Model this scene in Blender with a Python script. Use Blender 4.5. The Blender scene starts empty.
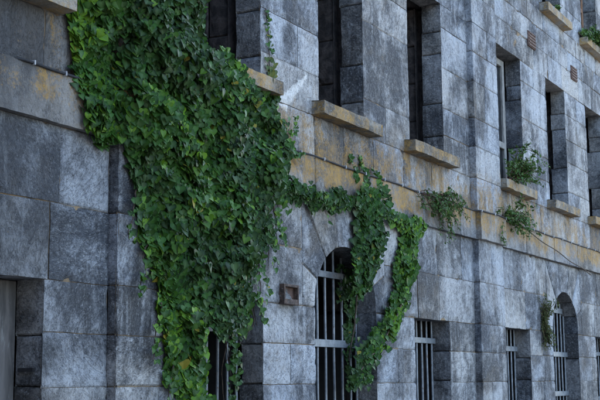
import bpy, math, random
import numpy as np
from mathutils import Matrix, Vector

random.seed(7)
scene = bpy.context.scene
COL = scene.collection
S = 0.55          # metres per design unit
EYE = 1.6         # camera height above ground
GROUND = -EYE / S
CAMD = 10.0       # camera to facade, design units

# ------------------------------------------------------------ camera
yaw, pitch, roll = math.radians(61.172), math.radians(8.6217), math.radians(-0.51546)
cy, sy, cp, sp = math.cos(yaw), math.sin(yaw), math.cos(pitch), math.sin(pitch)
fw = Vector((sy * cp, cy * cp, sp))
r0 = Vector((cy, -sy, 0))
u0_ = r0.cross(fw)
rr = r0 * math.cos(roll) + u0_ * math.sin(roll)
uu = rr.cross(fw)
cam = bpy.data.cameras.new('camera')
cam.sensor_width = 36
cam.lens = 72
cam.clip_start = 0.1
cam.clip_end = 2000
cob = bpy.data.objects.new('camera', cam)
m = Matrix.Identity(4)
for i, v in enumerate((rr, uu, -fw)):
    m[0][i], m[1][i], m[2][i] = v
m[0][3], m[1][3], m[2][3] = 0, -CAMD * S, EYE
cob.matrix_world = m
COL.objects.link(cob)
scene.camera = cob

# ------------------------------------------------------------ light
SUN_AZ = math.radians(62)      # compass angle from +Y (into the wall) towards +X (along it)
SUN_EL = math.radians(34)
world = bpy.data.worlds.new("World")
scene.world = world
world.use_nodes = True
wn = world.node_tree
bg = wn.nodes['Background']
sky = wn.nodes.new('ShaderNodeTexSky')
sky.sky_type = 'NISHITA'
sky.sun_disc = False
sky.sun_elevation = SUN_EL
sky.sun_rotation = SUN_AZ
sky.dust_density = 1.5
sky.ozone_density = 1.0
wn.links.new(sky.outputs[0], bg.inputs[0])
bg.inputs[1].default_value = 0.15
sun = bpy.data.lights.new('sun', 'SUN')
sun.energy = 3.0
sun.angle = math.radians(0.5)
sun.color = (1, 0.95, 0.87)
sob = bpy.data.objects.new('sun', sun)
sdir = Vector((math.sin(SUN_AZ) * math.cos(SUN_EL), math.cos(SUN_AZ) * math.cos(SUN_EL), math.sin(SUN_EL)))
sob.rotation_euler = sdir.to_track_quat('Z', 'Y').to_euler()
COL.objects.link(sob)
scene.view_settings.view_transform = 'Standard'
scene.view_settings.look = 'None'
scene.view_settings.gamma = 1
scene.view_settings.use_curve_mapping = False
scene.view_settings.exposure = 2.38
scene.cycles.max_bounces = 6
scene.cycles.diffuse_bounces = 4

# ------------------------------------------------------------ numpy noise
def _h(ix, iy, iz, seed):
    n = (ix.astype(np.int64) * 73856093) ^ (iy.astype(np.int64) * 19349663) ^ (iz.astype(np.int64) * 83492791) ^ (seed * 2654435761)
    n = (n ^ (n >> 13)) * 1274126177 & 0x7fffffff
    n = (n ^ (n >> 15)) * 668265263 & 0x7fffffff
    return ((n >> 7) & 0xffff) / 32767.5 - 1.0

def noise(P, sc, seed=0):
    Q = np.asarray(P, float) * sc
    I = np.floor(Q)
    F = Q - I
    F = F * F * (3 - 2 * F)
    I = I.astype(np.int64)
    o = 0
    for a in (0, 1):
        wa = F[..., 0] if a else 1 - F[..., 0]
        for b in (0, 1):
            wb = F[..., 1] if b else 1 - F[..., 1]
            for c in (0, 1):
                wc = F[..., 2] if c else 1 - F[..., 2]
                o = o + wa * wb * wc * _h(I[..., 0] + a, I[..., 1] + b, I[..., 2] + c, seed)
    return o

def fbm(P, sc, octs=3, seed=0):
    r, a, t = 0, 1.0, 0
    for k in range(octs):
        r = r + a * noise(P, sc * 2 ** k, seed + k)
        t += a
        a *= 0.5
    return r / t

def world_pts(A):
    """(u, d, v) design coordinates -> metres"""
    A = np.asarray(A, float).reshape(-1, 3) * S
    A[:, 2] += EYE
    return A

# ------------------------------------------------------------ materials
def newmat(name):
    mt = bpy.data.materials.new(name)
    mt.use_nodes = True
    nt = mt.node_tree
    b = nt.nodes['Principled BSDF']
    return mt, nt, b

class N:
    """small node builder"""
    def __init__(s, nt):
        s.nt = nt
    def new(s, t, **kw):
        n = s.nt.nodes.new(t)
        for k, v in kw.items():
            setattr(n, k, v)
        return n
    def link(s, a, b):
        s.nt.links.new(a, b)
    def val(s, inp, x):
        if hasattr(x, 'type') and hasattr(x, 'links'):
            s.link(x, inp)
        else:
            inp.default_value = x
    def math(s, op, a, b=0.0, c=None, clamp=False):
        n = s.new('ShaderNodeMath', operation=op, use_clamp=clamp)
        s.val(n.inputs[0], a); s.val(n.inputs[1], b)
        if c is not None:
            s.val(n.inputs[2], c)
        return n.outputs[0]
    def noise(s, vec, scale, detail=4, rough=0.5, dist=0.0):
        n = s.new('ShaderNodeTexNoise')
        s.val(n.inputs['Vector'], vec)
        n.inputs['Scale'].default_value = scale
        n.inputs['Detail'].default_value = detail
        n.inputs['Roughness'].default_value = rough
        n.inputs['Distortion'].default_value = dist
        return n.outputs['Fac']
    def ramp(s, fac, lo, hi, a=0.0, b=1.0):
        n = s.new('ShaderNodeMapRange', interpolation_type='SMOOTHSTEP')
        s.val(n.inputs['Value'], fac)
        n.inputs['From Min'].default_value = lo
        n.inputs['From Max'].default_value = hi
        n.inputs['To Min'].default_value = a
        n.inputs['To Max'].default_value = b
        return n.outputs['Result']
    def mix(s, fac, a, b, blend='MIX'):
        n = s.new('ShaderNodeMix', data_type='RGBA', blend_type=blend)
        s.val(n.inputs[0], fac)
        for i, x in ((6, a), (7, b)):
            if isinstance(x, tuple):
                n.inputs[i].default_value = (x[0], x[1], x[2], 1)
            else:
                s.link(x, n.inputs[i])
        return n.outputs[2]
    def mapping(s, vec, scale=(1, 1, 1), rot=(0, 0, 0), loc=(0, 0, 0)):
        n = s.new('ShaderNodeMapping')
        s.link(vec, n.inputs[0])
        n.inputs['Location'].default_value = loc
        n.inputs['Rotation'].default_value = rot
        n.inputs['Scale'].default_value = scale
        return n.outputs[0]
    def vadd(s, a, b, op='ADD'):
        n = s.new('ShaderNodeVectorMath', operation=op)
        s.val(n.inputs[0], a); s.val(n.inputs[1], b)
        return n.outputs[0]

def stone_material(name, dark, light, lichen=0.0, brown=0.3, white=0.5, grime=0.5, bump=0.6, facade=True):
    mt, nt, b = newmat(name)
    n = N(nt)
    tc = n.new('ShaderNodeNewGeometry')
    pos = tc.outputs['Position']
    at = n.new('ShaderNodeAttribute', attribute_name='blk')
    off = n.vadd(at.outputs['Color'], (37.0, 23.0, 41.0), 'MULTIPLY')
    p = n.vadd(pos, off)
    sep = n.new('ShaderNodeSeparateXYZ'); n.link(pos, sep.inputs[0])
    bs = n.new('ShaderNodeSeparateColor'); n.link(at.outputs['Color'], bs.inputs[0])
    # figure of the limestone: large clouds, hackled tooling marks, fine grain
    cloud = n.noise(p, 2.2, 6, 0.6, 0.6)
    rotp = n.new('ShaderNodeVectorRotate', rotation_type='Y_AXIS')
    n.link(p, rotp.inputs['Vector'])
    n.link(n.math('MULTIPLY', bs.outputs[0], 2.4), rotp.inputs['Angle'])
    hack_vec = n.mapping(rotp.outputs[0], (10, 10, 14))
    hack = n.noise(hack_vec, 1.3, 9, 0.76, 0.15)
    weather = n.noise(pos, 0.9, 6, 0.62, 0.7)
    vein = n.noise(n.mapping(rotp.outputs[0], (3, 3, 7)), 1.6, 5, 0.6, 2.5)
    veinl = n.ramp(n.math('ABSOLUTE', n.math('SUBTRACT', vein, 0.5)), 0.0, 0.025, 1.0, 0.0)
    fine = n.noise(p, 85, 3, 0.6)
    pit = n.noise(p, 34, 3, 0.55, 0.4)
    f = n.math('ADD', n.math('MULTIPLY', cloud, 0.62), n.math('MULTIPLY', hack, 0.50))
    f = n.math('ADD', f, n.math('MULTIPLY', n.math('SUBTRACT', weather, 0.5), 0.95))
    f = n.math('ADD', f, n.math('MULTIPLY', fine, 0.22))
    f = n.math('ADD', f, n.math('MULTIPLY', n.math('SUBTRACT', bs.outputs[1], 0.5), 0.15))
    f = n.ramp(f, 0.53, 0.85)
    col = n.mix(f, dark, light)
    tint = n.mix(bs.outputs[2], (0.90, 0.97, 1.08), (1.08, 1.0, 0.90))
    col = n.mix(0.8, col, tint, 'MULTIPLY')
    # lime run-off: pale vertical streaks
    stv = n.noise(n.mapping(pos, (11, 11, 1.1)), 1.0, 5, 0.62, 0.5)
    big = n.noise(pos, 0.8, 3, 0.5)
    st = n.math('MULTIPLY', n.ramp(stv, 0.50, 0.66), n.ramp(big, 0.38, 0.60))
    st = n.math('MULTIPLY', n.math('MULTIPLY', st, 0.75), n.ramp(hack, 0.38, 0.54))
    col = n.mix(n.math('MULTIPLY', st, white), col, (0.56, 0.58, 0.60))
    wv = n.math('MULTIPLY', n.ramp(n.noise(n.mapping(rotp.outputs[0], (1, 1, 2.2)), 17, 6, 0.75, 1.4), 0.54, 0.66), n.ramp(cloud, 0.40, 0.62))
    col = n.mix(n.math('MULTIPLY', wv, white * 0.8), col, (0.60, 0.61, 0.61))
    col = n.mix(n.math('MULTIPLY', veinl, 0.28), col, (0.045, 0.048, 0.055))
    # dark soot and algae runs
    gr = n.noise(n.mapping(pos, (6, 6, 0.7), loc=(5, 2, 9)), 1.0, 6, 0.65, 0.6)
    gm = n.math('MULTIPLY', n.ramp(gr, 0.5, 0.72), grime)
    col = n.mix(gm, col, (0.050, 0.050, 0.050))
    spots = n.math('MULTIPLY', n.ramp(pit, 0.60, 0.74), 0.45)
    col = n.mix(spots, col, (0.05, 0.05, 0.055))
    fl = n.noise(n.mapping(rotp.outputs[0], (1, 1, 1.8)), 42, 6, 0.8)
    col = n.mix(n.math('MULTIPLY', n.ramp(fl, 0.54, 0.62), 0.42), col, (0.50, 0.51, 0.52))
    dk = n.noise(p, 30, 6, 0.8)
    col = n.mix(n.ramp(dk, 0.55, 0.64, 0.0, 0.55), col, (0.045, 0.047, 0.052))
    # brown earthy staining; strong on the left end of the wall
    br = n.noise(pos, 1.3, 6, 0.66, 0.8)
    bm = n.math('MULTIPLY', n.ramp(br, 0.5, 0.7), brown)
    if facade:
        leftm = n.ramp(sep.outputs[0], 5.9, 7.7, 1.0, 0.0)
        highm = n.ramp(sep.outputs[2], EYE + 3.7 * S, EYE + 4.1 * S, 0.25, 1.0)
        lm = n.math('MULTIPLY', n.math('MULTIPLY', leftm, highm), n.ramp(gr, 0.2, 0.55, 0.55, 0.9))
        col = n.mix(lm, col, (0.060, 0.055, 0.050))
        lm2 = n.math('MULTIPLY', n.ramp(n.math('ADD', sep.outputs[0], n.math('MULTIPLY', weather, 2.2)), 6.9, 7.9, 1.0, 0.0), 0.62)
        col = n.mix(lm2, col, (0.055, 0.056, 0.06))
        # ledge belt: warm staining just above and below the string course
        band = n.math('MULTIPLY', n.ramp(sep.outputs[2], EYE + 3.2 * S, EYE + 3.7 * S), n.ramp(sep.outputs[2], EYE + 4.2 * S, EYE + 5.6 * S, 1.0, 0.0))
        notleft = n.ramp(sep.outputs[0], 7.5, 9.5)
        bm = n.math('ADD', n.math('MULTIPLY', bm, n.math('MULTIPLY_ADD', notleft, 0.7, 0.3)), n.math('MULTIPLY', n.math('MULTIPLY', band, notleft), n.ramp(n.math('ADD', n.math('MULTIPLY', br, 0.5), n.math('MULTIPLY', gr, 0.5)), 0.46, 0.60, 0.05, 0.42)))
    col = n.mix(bm, col, (0.23, 0.18, 0.125))
    if facade:
        # old whitewash splash beside the second upper window
        ax, az, bx, bz = 17.62 * S, 4.78 * S + EYE, 18.55 * S, 5.50 * S + EYE
        L2 = (bx - ax) ** 2 + (bz - az) ** 2
        dx = n.math('SUBTRACT', sep.outputs[0], ax); dz = n.math('SUBTRACT', sep.outputs[2], az)
        tt = n.math('DIVIDE', n.math('ADD', n.math('MULTIPLY', dx, bx - ax), n.math('MULTIPLY', dz, bz - az)), L2, clamp=True)
        ex_ = n.math('SUBTRACT', dx, n.math('MULTIPLY', tt, bx - ax)); ez_ = n.math('SUBTRACT', dz, n.math('MULTIPLY', tt, bz - az))
        dist = n.math('SQRT', n.math('ADD', n.math('MULTIPLY', ex_, ex_), n.math('MULTIPLY', ez_, ez_)))
        wid = n.math('MULTIPLY_ADD', n.math('SUBTRACT', 1.0, tt), 0.070, 0.006)
        dist = n.math('ADD', dist, n.math('MULTIPLY', n.math('SUBTRACT', n.noise(pos, 22, 4, 0.7), 0.5), 0.11))
        spl = n.ramp(n.math('SUBTRACT', dist, wid), -0.012, 0.014, 0.7, 0.0)
        col = n.mix(spl, col, (0.78, 0.77, 0.74))
    # orange lichen
    lv = n.noise(pos, 3.0, 3, 0.5, 0.8)
    lf = n.noise(pos, 46, 6, 0.85)
    lrun = n.noise(n.mapping(pos, (7, 7, 1.6), loc=(3, 1, 4)), 1.0, 3, 0.6)
    lm = n.math('ADD', n.math('MULTIPLY', lv, 0.40), n.math('ADD', n.math('MULTIPLY', lf, 0.60), n.math('MULTIPLY', lrun, 0.30)))
    if facade:
        amt = n.math('SUBTRACT', n.math('MULTIPLY', band, 0.13 + lichen), n.math('MULTIPLY', leftm, 0.075))
    else:
        amt = lichen
    lm = n.ramp(n.math('ADD', lm, amt), 0.76, 0.875)
    lcol = n.mix(n.noise(pos, 12, 2, 0.5), (0.27, 0.16, 0.045), (0.50, 0.285, 0.055))
    col = n.mix(n.math('MULTIPLY', lm, n.ramp(n.noise(pos, 24, 5, 0.8), 0.35, 0.65, 0.30, 0.88)), col, lcol)
    n.link(col, b.inputs['Base Color'])
    b.inputs['Roughness'].default_value = 0.82
    b.inputs['Specular IOR Level'].default_value = 0.3
    rough_v = n.noise(p, 16, 7, 0.7, 0.3)
    chipv = n.new('ShaderNodeTexVoronoi', feature='F1'); n.link(n.vadd(p, n.vadd((0.0, 0.0, 0.0), (0.0, 0.0, 0.0))), chipv.inputs['Vector']); chipv.inputs['Scale'].default_value = 16; chipv.inputs['Randomness'].default_value = 1
    amt_b = n.math('MULTIPLY_ADD', bs.outputs[1], 0.8, 0.3)
    hgt = n.math('ADD', n.math('MULTIPLY', hack, n.math('MULTIPLY', amt_b, 0.45)), n.math('MULTIPLY', fine, 0.22))
    hgt = n.math('ADD', hgt, n.math('MULTIPLY', rough_v, 0.9))
    hgt = n.math('ADD', hgt, n.math('MULTIPLY', chipv.outputs['Distance'], n.math('MULTIPLY', bs.outputs[0], 0.45)))
    hgt = n.math('SUBTRACT', hgt, n.math('MULTIPLY', n.ramp(pit, 0.58, 0.75), 0.5))
    hgt = n.math('SUBTRACT', hgt, n.math('MULTIPLY', veinl, 0.25))
    bp = n.new('ShaderNodeBump')
    bp.inputs['Strength'].default_value = bump
    bp.inputs['Distance'].default_value = 0.02
    n.link(hgt, bp.inputs['Height'])
    n.link(bp.outputs[0], b.inputs['Normal'])
    return mt

def simple_material(name, c1, c2, scale=6, rough=0.8, bump=0.3, metallic=0.0, c3=None, stretch=(1, 1, 1)):
    mt, nt, b = newmat(name)
    n = N(nt)
    g = n.new('ShaderNodeNewGeometry')
    pos = n.mapping(g.outputs['Position'], stretch)
    a = n.noise(pos, scale, 6, 0.65, 0.5)
    col = n.mix(n.ramp(a, 0.35, 0.65), c1, c2)
    if c3:
        a3 = n.noise(pos, scale * 2.3, 5, 0.7, 0.3)
        col = n.mix(n.ramp(a3, 0.58, 0.68), col, c3)
    n.link(col, b.inputs['Base Color'])
    b.inputs['Roughness'].default_value = rough
    b.inputs['Metallic'].default_value = metallic
    bp = n.new('ShaderNodeBump')
    bp.inputs['Strength'].default_value = bump
    bp.inputs['Distance'].default_value = 0.01
    n.link(n.noise(pos, scale * 5, 4, 0.6), bp.inputs['Height'])
    n.link(bp.outputs[0], b.inputs['Normal'])
    return mt

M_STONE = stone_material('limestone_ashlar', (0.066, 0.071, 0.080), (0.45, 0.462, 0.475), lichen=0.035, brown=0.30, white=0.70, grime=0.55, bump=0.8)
M_JAMB_SHADED = stone_material('shaded_jamb_limestone', (0.055, 0.058, 0.064), (0.30, 0.305, 0.31), lichen=-0.3, brown=0.15, white=0.35, grime=0.6, bump=0.8, facade=False)  # darker copy of the ashlar limestone; reveal shade is put into the colour
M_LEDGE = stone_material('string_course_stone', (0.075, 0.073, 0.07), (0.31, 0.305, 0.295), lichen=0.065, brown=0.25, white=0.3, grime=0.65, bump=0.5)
M_SILL = stone_material('sill_stone', (0.08, 0.07, 0.055), (0.34, 0.31, 0.255), lichen=0.165, brown=0.45, white=0.2, grime=0.45, bump=0.5, facade=False)
M_MORTAR = simple_material('mortar', (0.035, 0.034, 0.034), (0.27, 0.19, 0.11), 5, 0.95, 0.5)
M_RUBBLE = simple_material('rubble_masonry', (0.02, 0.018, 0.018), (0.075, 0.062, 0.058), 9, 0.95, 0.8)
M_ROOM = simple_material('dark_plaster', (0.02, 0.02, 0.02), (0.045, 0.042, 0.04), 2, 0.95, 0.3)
M_IRON = simple_material('weathered_grey_iron', (0.16, 0.18, 0.20), (0.26, 0.285, 0.31), 14, 0.5, 0.2, 0.25, (0.13, 0.065, 0.035))
M_RUST = simple_material('rusted_iron', (0.075, 0.042, 0.034), (0.15, 0.092, 0.072), 16, 0.8, 0.6, 0.1)
M_RUSTBOX = simple_material('brown_corroded_iron', (0.04, 0.03, 0.027), (0.13, 0.085, 0.065), 20, 0.85, 0.7, 0.1, (0.24, 0.22, 0.21))
M_TIMBER = simple_material('weathered_timber', (0.16, 0.155, 0.145), (0.34, 0.33, 0.31), 7, 0.8, 0.5, 0, None, (6, 6, 1))
M_BROWNWOOD = simple_material('brown_timber', (0.10, 0.045, 0.022), (0.22, 0.11, 0.05), 8, 0.7, 0.4, 0, None, (6, 6, 1))
M_BOARD = simple_material('stained_door_boards', (0.075, 0.070, 0.066), (0.17, 0.155, 0.145), 5, 0.85, 0.3, 0, (0.24, 0.235, 0.225), (2.5, 2.5, 0.5))
M_RUBBER = simple_material('black_rubber', (0.015, 0.015, 0.017), (0.025, 0.025, 0.028), 10, 0.85, 0.1)
M_CLIP = simple_material('white_plastic', (0.30, 0.31, 0.33), (0.5, 0.5, 0.5), 10, 0.5, 0.1)
M_GROUND = simple_material('gravel_ground', (0.10, 0.10, 0.095), (0.20, 0.19, 0.175), 3, 0.95, 0.6)
M_BARK = simple_material('ivy_bark', (0.055, 0.04, 0.03), (0.14, 0.105, 0.08), 20, 0.9, 0.5)
M_TWIG = simple_material('reddish_twig', (0.10, 0.045, 0.035), (0.18, 0.10, 0.07), 20, 0.8, 0.3)
M_DRY = simple_material('dry_blades', (0.07, 0.05, 0.025), (0.20, 0.15, 0.07), 12, 0.9, 0.2)
mg, ntg, bgl = newmat('dark_glass')
bgl.inputs['Base Color'].default_value = (0.01, 0.012, 0.015, 1)
bgl.inputs['Roughness'].default_value = 0.12

def leaf_material(name, dark, mid, bright, rough=0.42):
    mt, nt, b = newmat(name)
    n = N(nt)
    at = n.new('ShaderNodeAttribute', attribute_name='leaf')   # r,g random per leaf, b = vein
    s = n.new('ShaderNodeSeparateColor'); n.link(at.outputs['Color'], s.inputs[0])
    c = n.mix(n.ramp(s.outputs[0], 0.0, 0.6), dark, mid)
    c = n.mix(n.ramp(s.outputs[0], 0.6, 1.0), c, bright)
    g = n.new('ShaderNodeNewGeometry')
    mott = n.noise(g.outputs['Position'], 60, 3, 0.6)
    c = n.mix(n.ramp(mott, 0.4, 0.7, 0, 0.25), c, (0.02, 0.05, 0.015))
    c = n.mix(n.math('MULTIPLY', s.outputs[2], 0.35), c, (0.16, 0.26, 0.10))
    c = n.mix(n.ramp(s.outputs[1], 0.992, 0.996), c, (0.26, 0.22, 0.03))
    n.link(c, b.inputs['Base Color'])
    b.inputs['Roughness'].default_value = rough
    b.inputs['Specular IOR Level'].default_value = 0.16
    tr = n.new('ShaderNodeBsdfTranslucent')
    n.link(n.mix(0.5, c, (0.10, 0.20, 0.02)), tr.inputs['Color'])
    mx = n.new('ShaderNodeMixShader')
    mx.inputs[0].default_value = 0.14
    n.link(b.outputs[0], mx.inputs[1]); n.link(tr.outputs[0], mx.inputs[2])
    out = [x for x in nt.nodes if x.type == 'OUTPUT_MATERIAL'][0]
    n.link(mx.outputs[0], out.inputs['Surface'])
    return mt

M_IVY = leaf_material('ivy_leaf', (0.006, 0.024, 0.005), (0.030, 0.105, 0.010), (0.14, 0.28, 0.012))
M_HERB = leaf_material('herb_leaf', (0.02, 0.05, 0.012), (0.05, 0.11, 0.02), (0.12, 0.19, 0.035), 0.55)
M_OLIVE = leaf_material('dry_olive_leaf', (0.035, 0.035, 0.015), (0.075, 0.065, 0.025), (0.14, 0.12, 0.04), 0.7)
M_OLD = leaf_material('faded_leaf', (0.03, 0.045, 0.012), (0.07, 0.09, 0.025), (0.20, 0.19, 0.04), 0.6)

# ------------------------------------------------------------ mesh building
class Mesh:
    def __init__(s):
        s.V, s.F, s.MI, s.C = [], [], [], []
        s.n = 0
    def add(s, V, F, mi=0, c=(0.5, 0.5, 0.5)):
        V = np.asarray(V, float).reshape(-1, 3)
        s.V.append(V)
        F = np.asarray(F)
        s.F.append((F + s.n, mi))
        c = np.asarray(c, float)
        s.C.append(np.tile(c, (len(V), 1)) if c.ndim == 1 else c)
        s.n += len(V)
    def build(s, name, mats, parent=None, smooth=False, attr='blk', origin=None):
        V = world_pts(np.concatenate(s.V))
        if origin is not None:
            V = V - np.array(origin)
        faces, mi = [], []
        for F, k in s.F:
            faces += F.tolist()
            mi += [k] * len(F)
        me = bpy.data.meshes.new(name)
        me.from_pydata(V.tolist(), [], faces)
        for mt in (mats if isinstance(mats, (list, tuple)) else [mats]):
            me.materials.append(mt)
        me.polygons.foreach_set('material_index', mi)
        if smooth:
            me.polygons.foreach_set('use_smooth', [True] * len(faces))
        C = np.concatenate(s.C)
        a = me.color_attributes.new(attr, 'FLOAT_COLOR', 'POINT')
        a.data.foreach_set('color', np.concatenate([C, np.ones((len(C), 1))], 1).ravel())
        me.update()
        ob = bpy.data.objects.new(name, me)
        COL.objects.link(ob)
        if origin is not None and parent is None:
            ob.location = origin
        if parent:
            ob.parent = parent
            if origin is None:
                ob.matrix_parent_inverse = parent.matrix_world.inverted()
        return ob

def box(mb, u0, u1, d0, d1, v0, v1, mi=0, c=None, bev=0.0):
    c = c if c is not None else (random.random(), random.random(), random.random())
    b = bev
    if b <= 0:
        V = [(x, y, z) for z in (v0, v1) for y in (d0, d1) for x in (u0, u1)]
        F = [(0, 1, 5, 4), (1, 3, 7, 5), (3, 2, 6, 7), (2, 0, 4, 6), (4, 5, 7, 6), (1, 0, 2, 3)]
        mb.add(V, F, mi, c)
        return
    # chamfered box: 24 vertices
    V, idx = [], {}
    for sx in (0, 1):
        for sy_ in (0, 1):
            for sz in (0, 1):
                X, Y, Z = (u0, u1)[sx], (d0, d1)[sy_], (v0, v1)[sz]
                ix, iy, iz = (b, -b)[sx], (b, -b)[sy_], (b, -b)[sz]
                for ax in range(3):
                    idx[(sx, sy_, sz, ax)] = len(V)
                    V.append((X + (0 if ax == 0 else ix), Y + (0 if ax == 1 else iy), Z + (0 if ax == 2 else iz)))
    F = []
    def q(*k):
        F.append([idx[x] for x in k])
    for s_ in (0, 1):
        o = [(0, 0), (1, 0), (1, 1), (0, 1)]
        if s_ == 0: o = o[::-1]
        q(*[(s_, a, b_, 0) for a, b_ in o])
        q(*[(a, s_, b_, 1) for a, b_ in o[::-1]])
        q(*[(a, b_, s_, 2) for a, b_ in o])
    for a in (0, 1):
        for b_ in (0, 1):
            q((a, b_, 0, 0), (a, b_, 1, 0), (a, b_, 1, 1), (a, b_, 0, 1))
            q((a, 0, b_, 0), (a, 1, b_, 0), (a, 1, b_, 2), (a, 0, b_, 2))
            q((0, a, b_, 1), (1, a, b_, 1), (1, a, b_, 2), (0, a, b_, 2))
    for k in range(8):
        a, b_, c_ = k & 1, (k >> 1) & 1, (k >> 2) & 1
        q((a, b_, c_, 0), (a, b_, c_, 1), (a, b_, c_, 2))
    quads = [f for f in F if len(f) == 4]
    tris = [f for f in F if len(f) == 3]
    mb.add(V, quads, mi, c)
    base = mb.n - 24
    mb.F.append((np.array(tris) + base, mi))

def edge_params(L, h, jl, jr, bev):
    """parameter list along an edge of length L with extra rows at jointed ends"""
    n = max(1, int(round(L / h)))
    t = list(np.linspace(0, 1, n + 1))
    b = min(bev / L, 0.25)
    out = set([0.0, 1.0])
    for x in t:
        if (x > b * 1.6 or x == 0) and (x < 1 - b * 1.6 or x == 1):
            out.add(float(x))
    out.add(b); out.add(1 - b)
    return np.array(sorted(out))

def patch(mb, fn, nrm, L, H, joints='LRBT', h=0.09, bev=0.022, gap=0.006, depth=0.030, rough=0.020, mi=0, c=None, flip=False, warp=0.010, inset=0.0):
    """a dressed block face. fn(s,t)->(...,3); nrm(s,t)->(...,3) outward; joints: sides with a recessed joint"""
    c = c if c is not None else (random.random(), random.random(), random.random())
    ss = edge_params(L, h, 0, 0, bev)
    tt = edge_params(H, h, 0, 0, bev)
    s, t = np.meshgrid(ss, tt, indexing='ij')
    gl = gap if 'L' in joints else 0; gr_ = gap if 'R' in joints else 0
    gb = gap if 'B' in joints else 0; gt = gap if 'T' in joints else 0
    s2 = (gl + s * (L - gl - gr_)) / L
    t2 = (gb + t * (H - gb - gt)) / H
    P = fn(s2, t2)
    Nn = nrm(s2, t2) if callable(nrm) else np.broadcast_to(np.array(nrm, float), P.shape)
    big = 9.0
    e = np.full(s.shape, big)
    for k, dd in (('L', s * L), ('R', (1 - s) * L), ('B', t * H), ('T', (1 - t) * H)):
        if k in joints:
            e = np.minimum(e, dd)
    ef = np.minimum(np.minimum(s * L, (1 - s) * L), np.minimum(t * H, (1 - t) * H))
    prof = np.where(e < 1e-6, -depth, np.where(e < bev * 1.05, -0.006, 0.0))
    seed = int(c[0] * 997) % 89
    rw = np.clip(ef / 0.08, 0, 1)
    r = fbm(P + c[1] * 9, 2.2, 3, seed) * rough + fbm(P, 11, 2, seed + 7) * rough * 0.45
    off = inset + (r * rw + inset * 0)
    h_ = prof + r * rw
    # wandering arrises and chipped joints: a field of position only, so neighbouring faces stay closed
    W = np.stack([fbm(P, 3.5, 3, 101 + k) for k in range(3)], -1) * warp
    chip = np.clip(fbm(P, 6.0, 2, 55) - 0.28, 0, 1) * 0.12
    near = np.clip(1 - ef / 0.07, 0, 1)
    inward_s = np.where(s < 0.5, 1.0, -1.0); inward_t = np.where(t < 0.5, 1.0, -1.0)
    h_ = h_ - chip * near * (0.9 if joints == 'LRBT' else 0.25)
    P = P + W + Nn * h_[..., None]
    ns, nt_ = s.shape
    idx = np.arange(ns * nt_).reshape(ns, nt_)
    F = np.stack([idx[:-1, :-1], idx[1:, :-1], idx[1:, 1:], idx[:-1, 1:]], -1).reshape(-1, 4)
    if flip:
        F = F[:, ::-1]
    mb.add(P.reshape(-1, 3), F, mi, c)

def rect_fn(o, a, b):
    o, a, b = (np.array(x, float) for x in (o, a, b))
    return lambda s, t: o + s[..., None] * a + t[..., None] * b

def front_block(mb, u0, u1, v0, v1, d=0.0, joints='LRBT', h=0.09, **kw):
    dd = d + random.uniform(-0.006, 0.006) if joints == 'LRBT' else d
    kw.setdefault('gap', random.choice((0.003, 0.005, 0.008)))
    kw.setdefault('depth', random.choice((0.008, 0.014, 0.022)))
    kw.setdefault('rough', random.choice((0.010, 0.018, 0.028)))
    patch(mb, rect_fn((u0, dd, v0), (u1 - u0, 0, 0), (0, 0, v1 - v0)), (0, -1, 0), u1 - u0, v1 - v0, joints, h, **kw)
    q = 0.024
    mb.add([(u0, d + q, v0), (u1, d + q, v0), (u1, d + q, v1), (u0, d + q, v1)], [(0, 1, 2, 3)], 1)

def split(a, b, lens, fixed=()):
    """joint positions between a and b"""
    L = b - a
    if L < lens[0] * 1.5:
        return [a, b]
    xs = [a]
    while True:
        nx = xs[-1] + random.uniform(*lens)
        f = [q for q in fixed if xs[-1] + 0.35 < q < nx + 0.3]
        if f:
            nx = f[0]
        if b - nx < lens[0] * 0.55:
            break
        xs.append(nx)
    xs.append(b)
    return xs

# ------------------------------------------------------------ the layout of the facade
VISLO, VISHI = 9.8, 42.0
LOW = [-2.9, -2.15, -1.3, -0.70, -0.04, 0.64, 1.30, 2.28, 3.29]
UP = [3.95, 4.77, 5.52, 6.22, 7.12, 7.86, 8.60, 9.35, 9.98, 10.52, 11.3, 12.2, 13.2, 13.9]
PIL = [(12.83, 14.55), (26.60, 28.31), (40.9, 42.6)]
PD = 0.14
WTOP, WBOT = 8.60, 5.02
T_TOP, T_BOT = 13.2, 10.77
bays = [(9.55, 11.45), (14.95, 16.84), (18.92, 20.80), (23.02, 24.94), (28.70, 30.60), (32.85, 34.70), (36.97, 38.85)]
low_rect = [(9.55, 11.54, -2.9), (14.98, 16.88, -1.3), (23.06, 25.0, -1.3), (28.71, 30.6, -1.3), (37.0, 38.9, -1.3)]
arches = [(18.68, 21.20), (32.62, 35.10)]
ARCH_S = 1.36
openings = []   # u0,u1,v0,v1 rectangular holes
for a, b in bays:
    openings.append((a, b, WBOT, WTOP))
    openings.append((a, b, T_BOT, T_TOP))
for a, b, c in low_rect:
    openings.append((a, b, c, 1.30))
AR = []
for a, b in arches:
    c = (a + b) / 2; r = (b - a) / 2
    box_u = (c - r - 0.42, c + r + 0.42)
    AR.append((c, r, box_u))
    openings.append((a, b, -1.3, 1.30))

root = bpy.data.objects.new('stone_building', None)
COL.objects.link(root)
root.location = (25 * S, 0, 0)
root['label'] = 'old grey limestone building with barred lower windows and empty tall upper windows'
root['category'] = 'building'
bpy.context.view_layer.update()

wall = Mesh()
FIX = {2.28: (11.81,), 0.64: (12.16,), -0.04: (17.80,), 1.30: (18.09,)}

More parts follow.
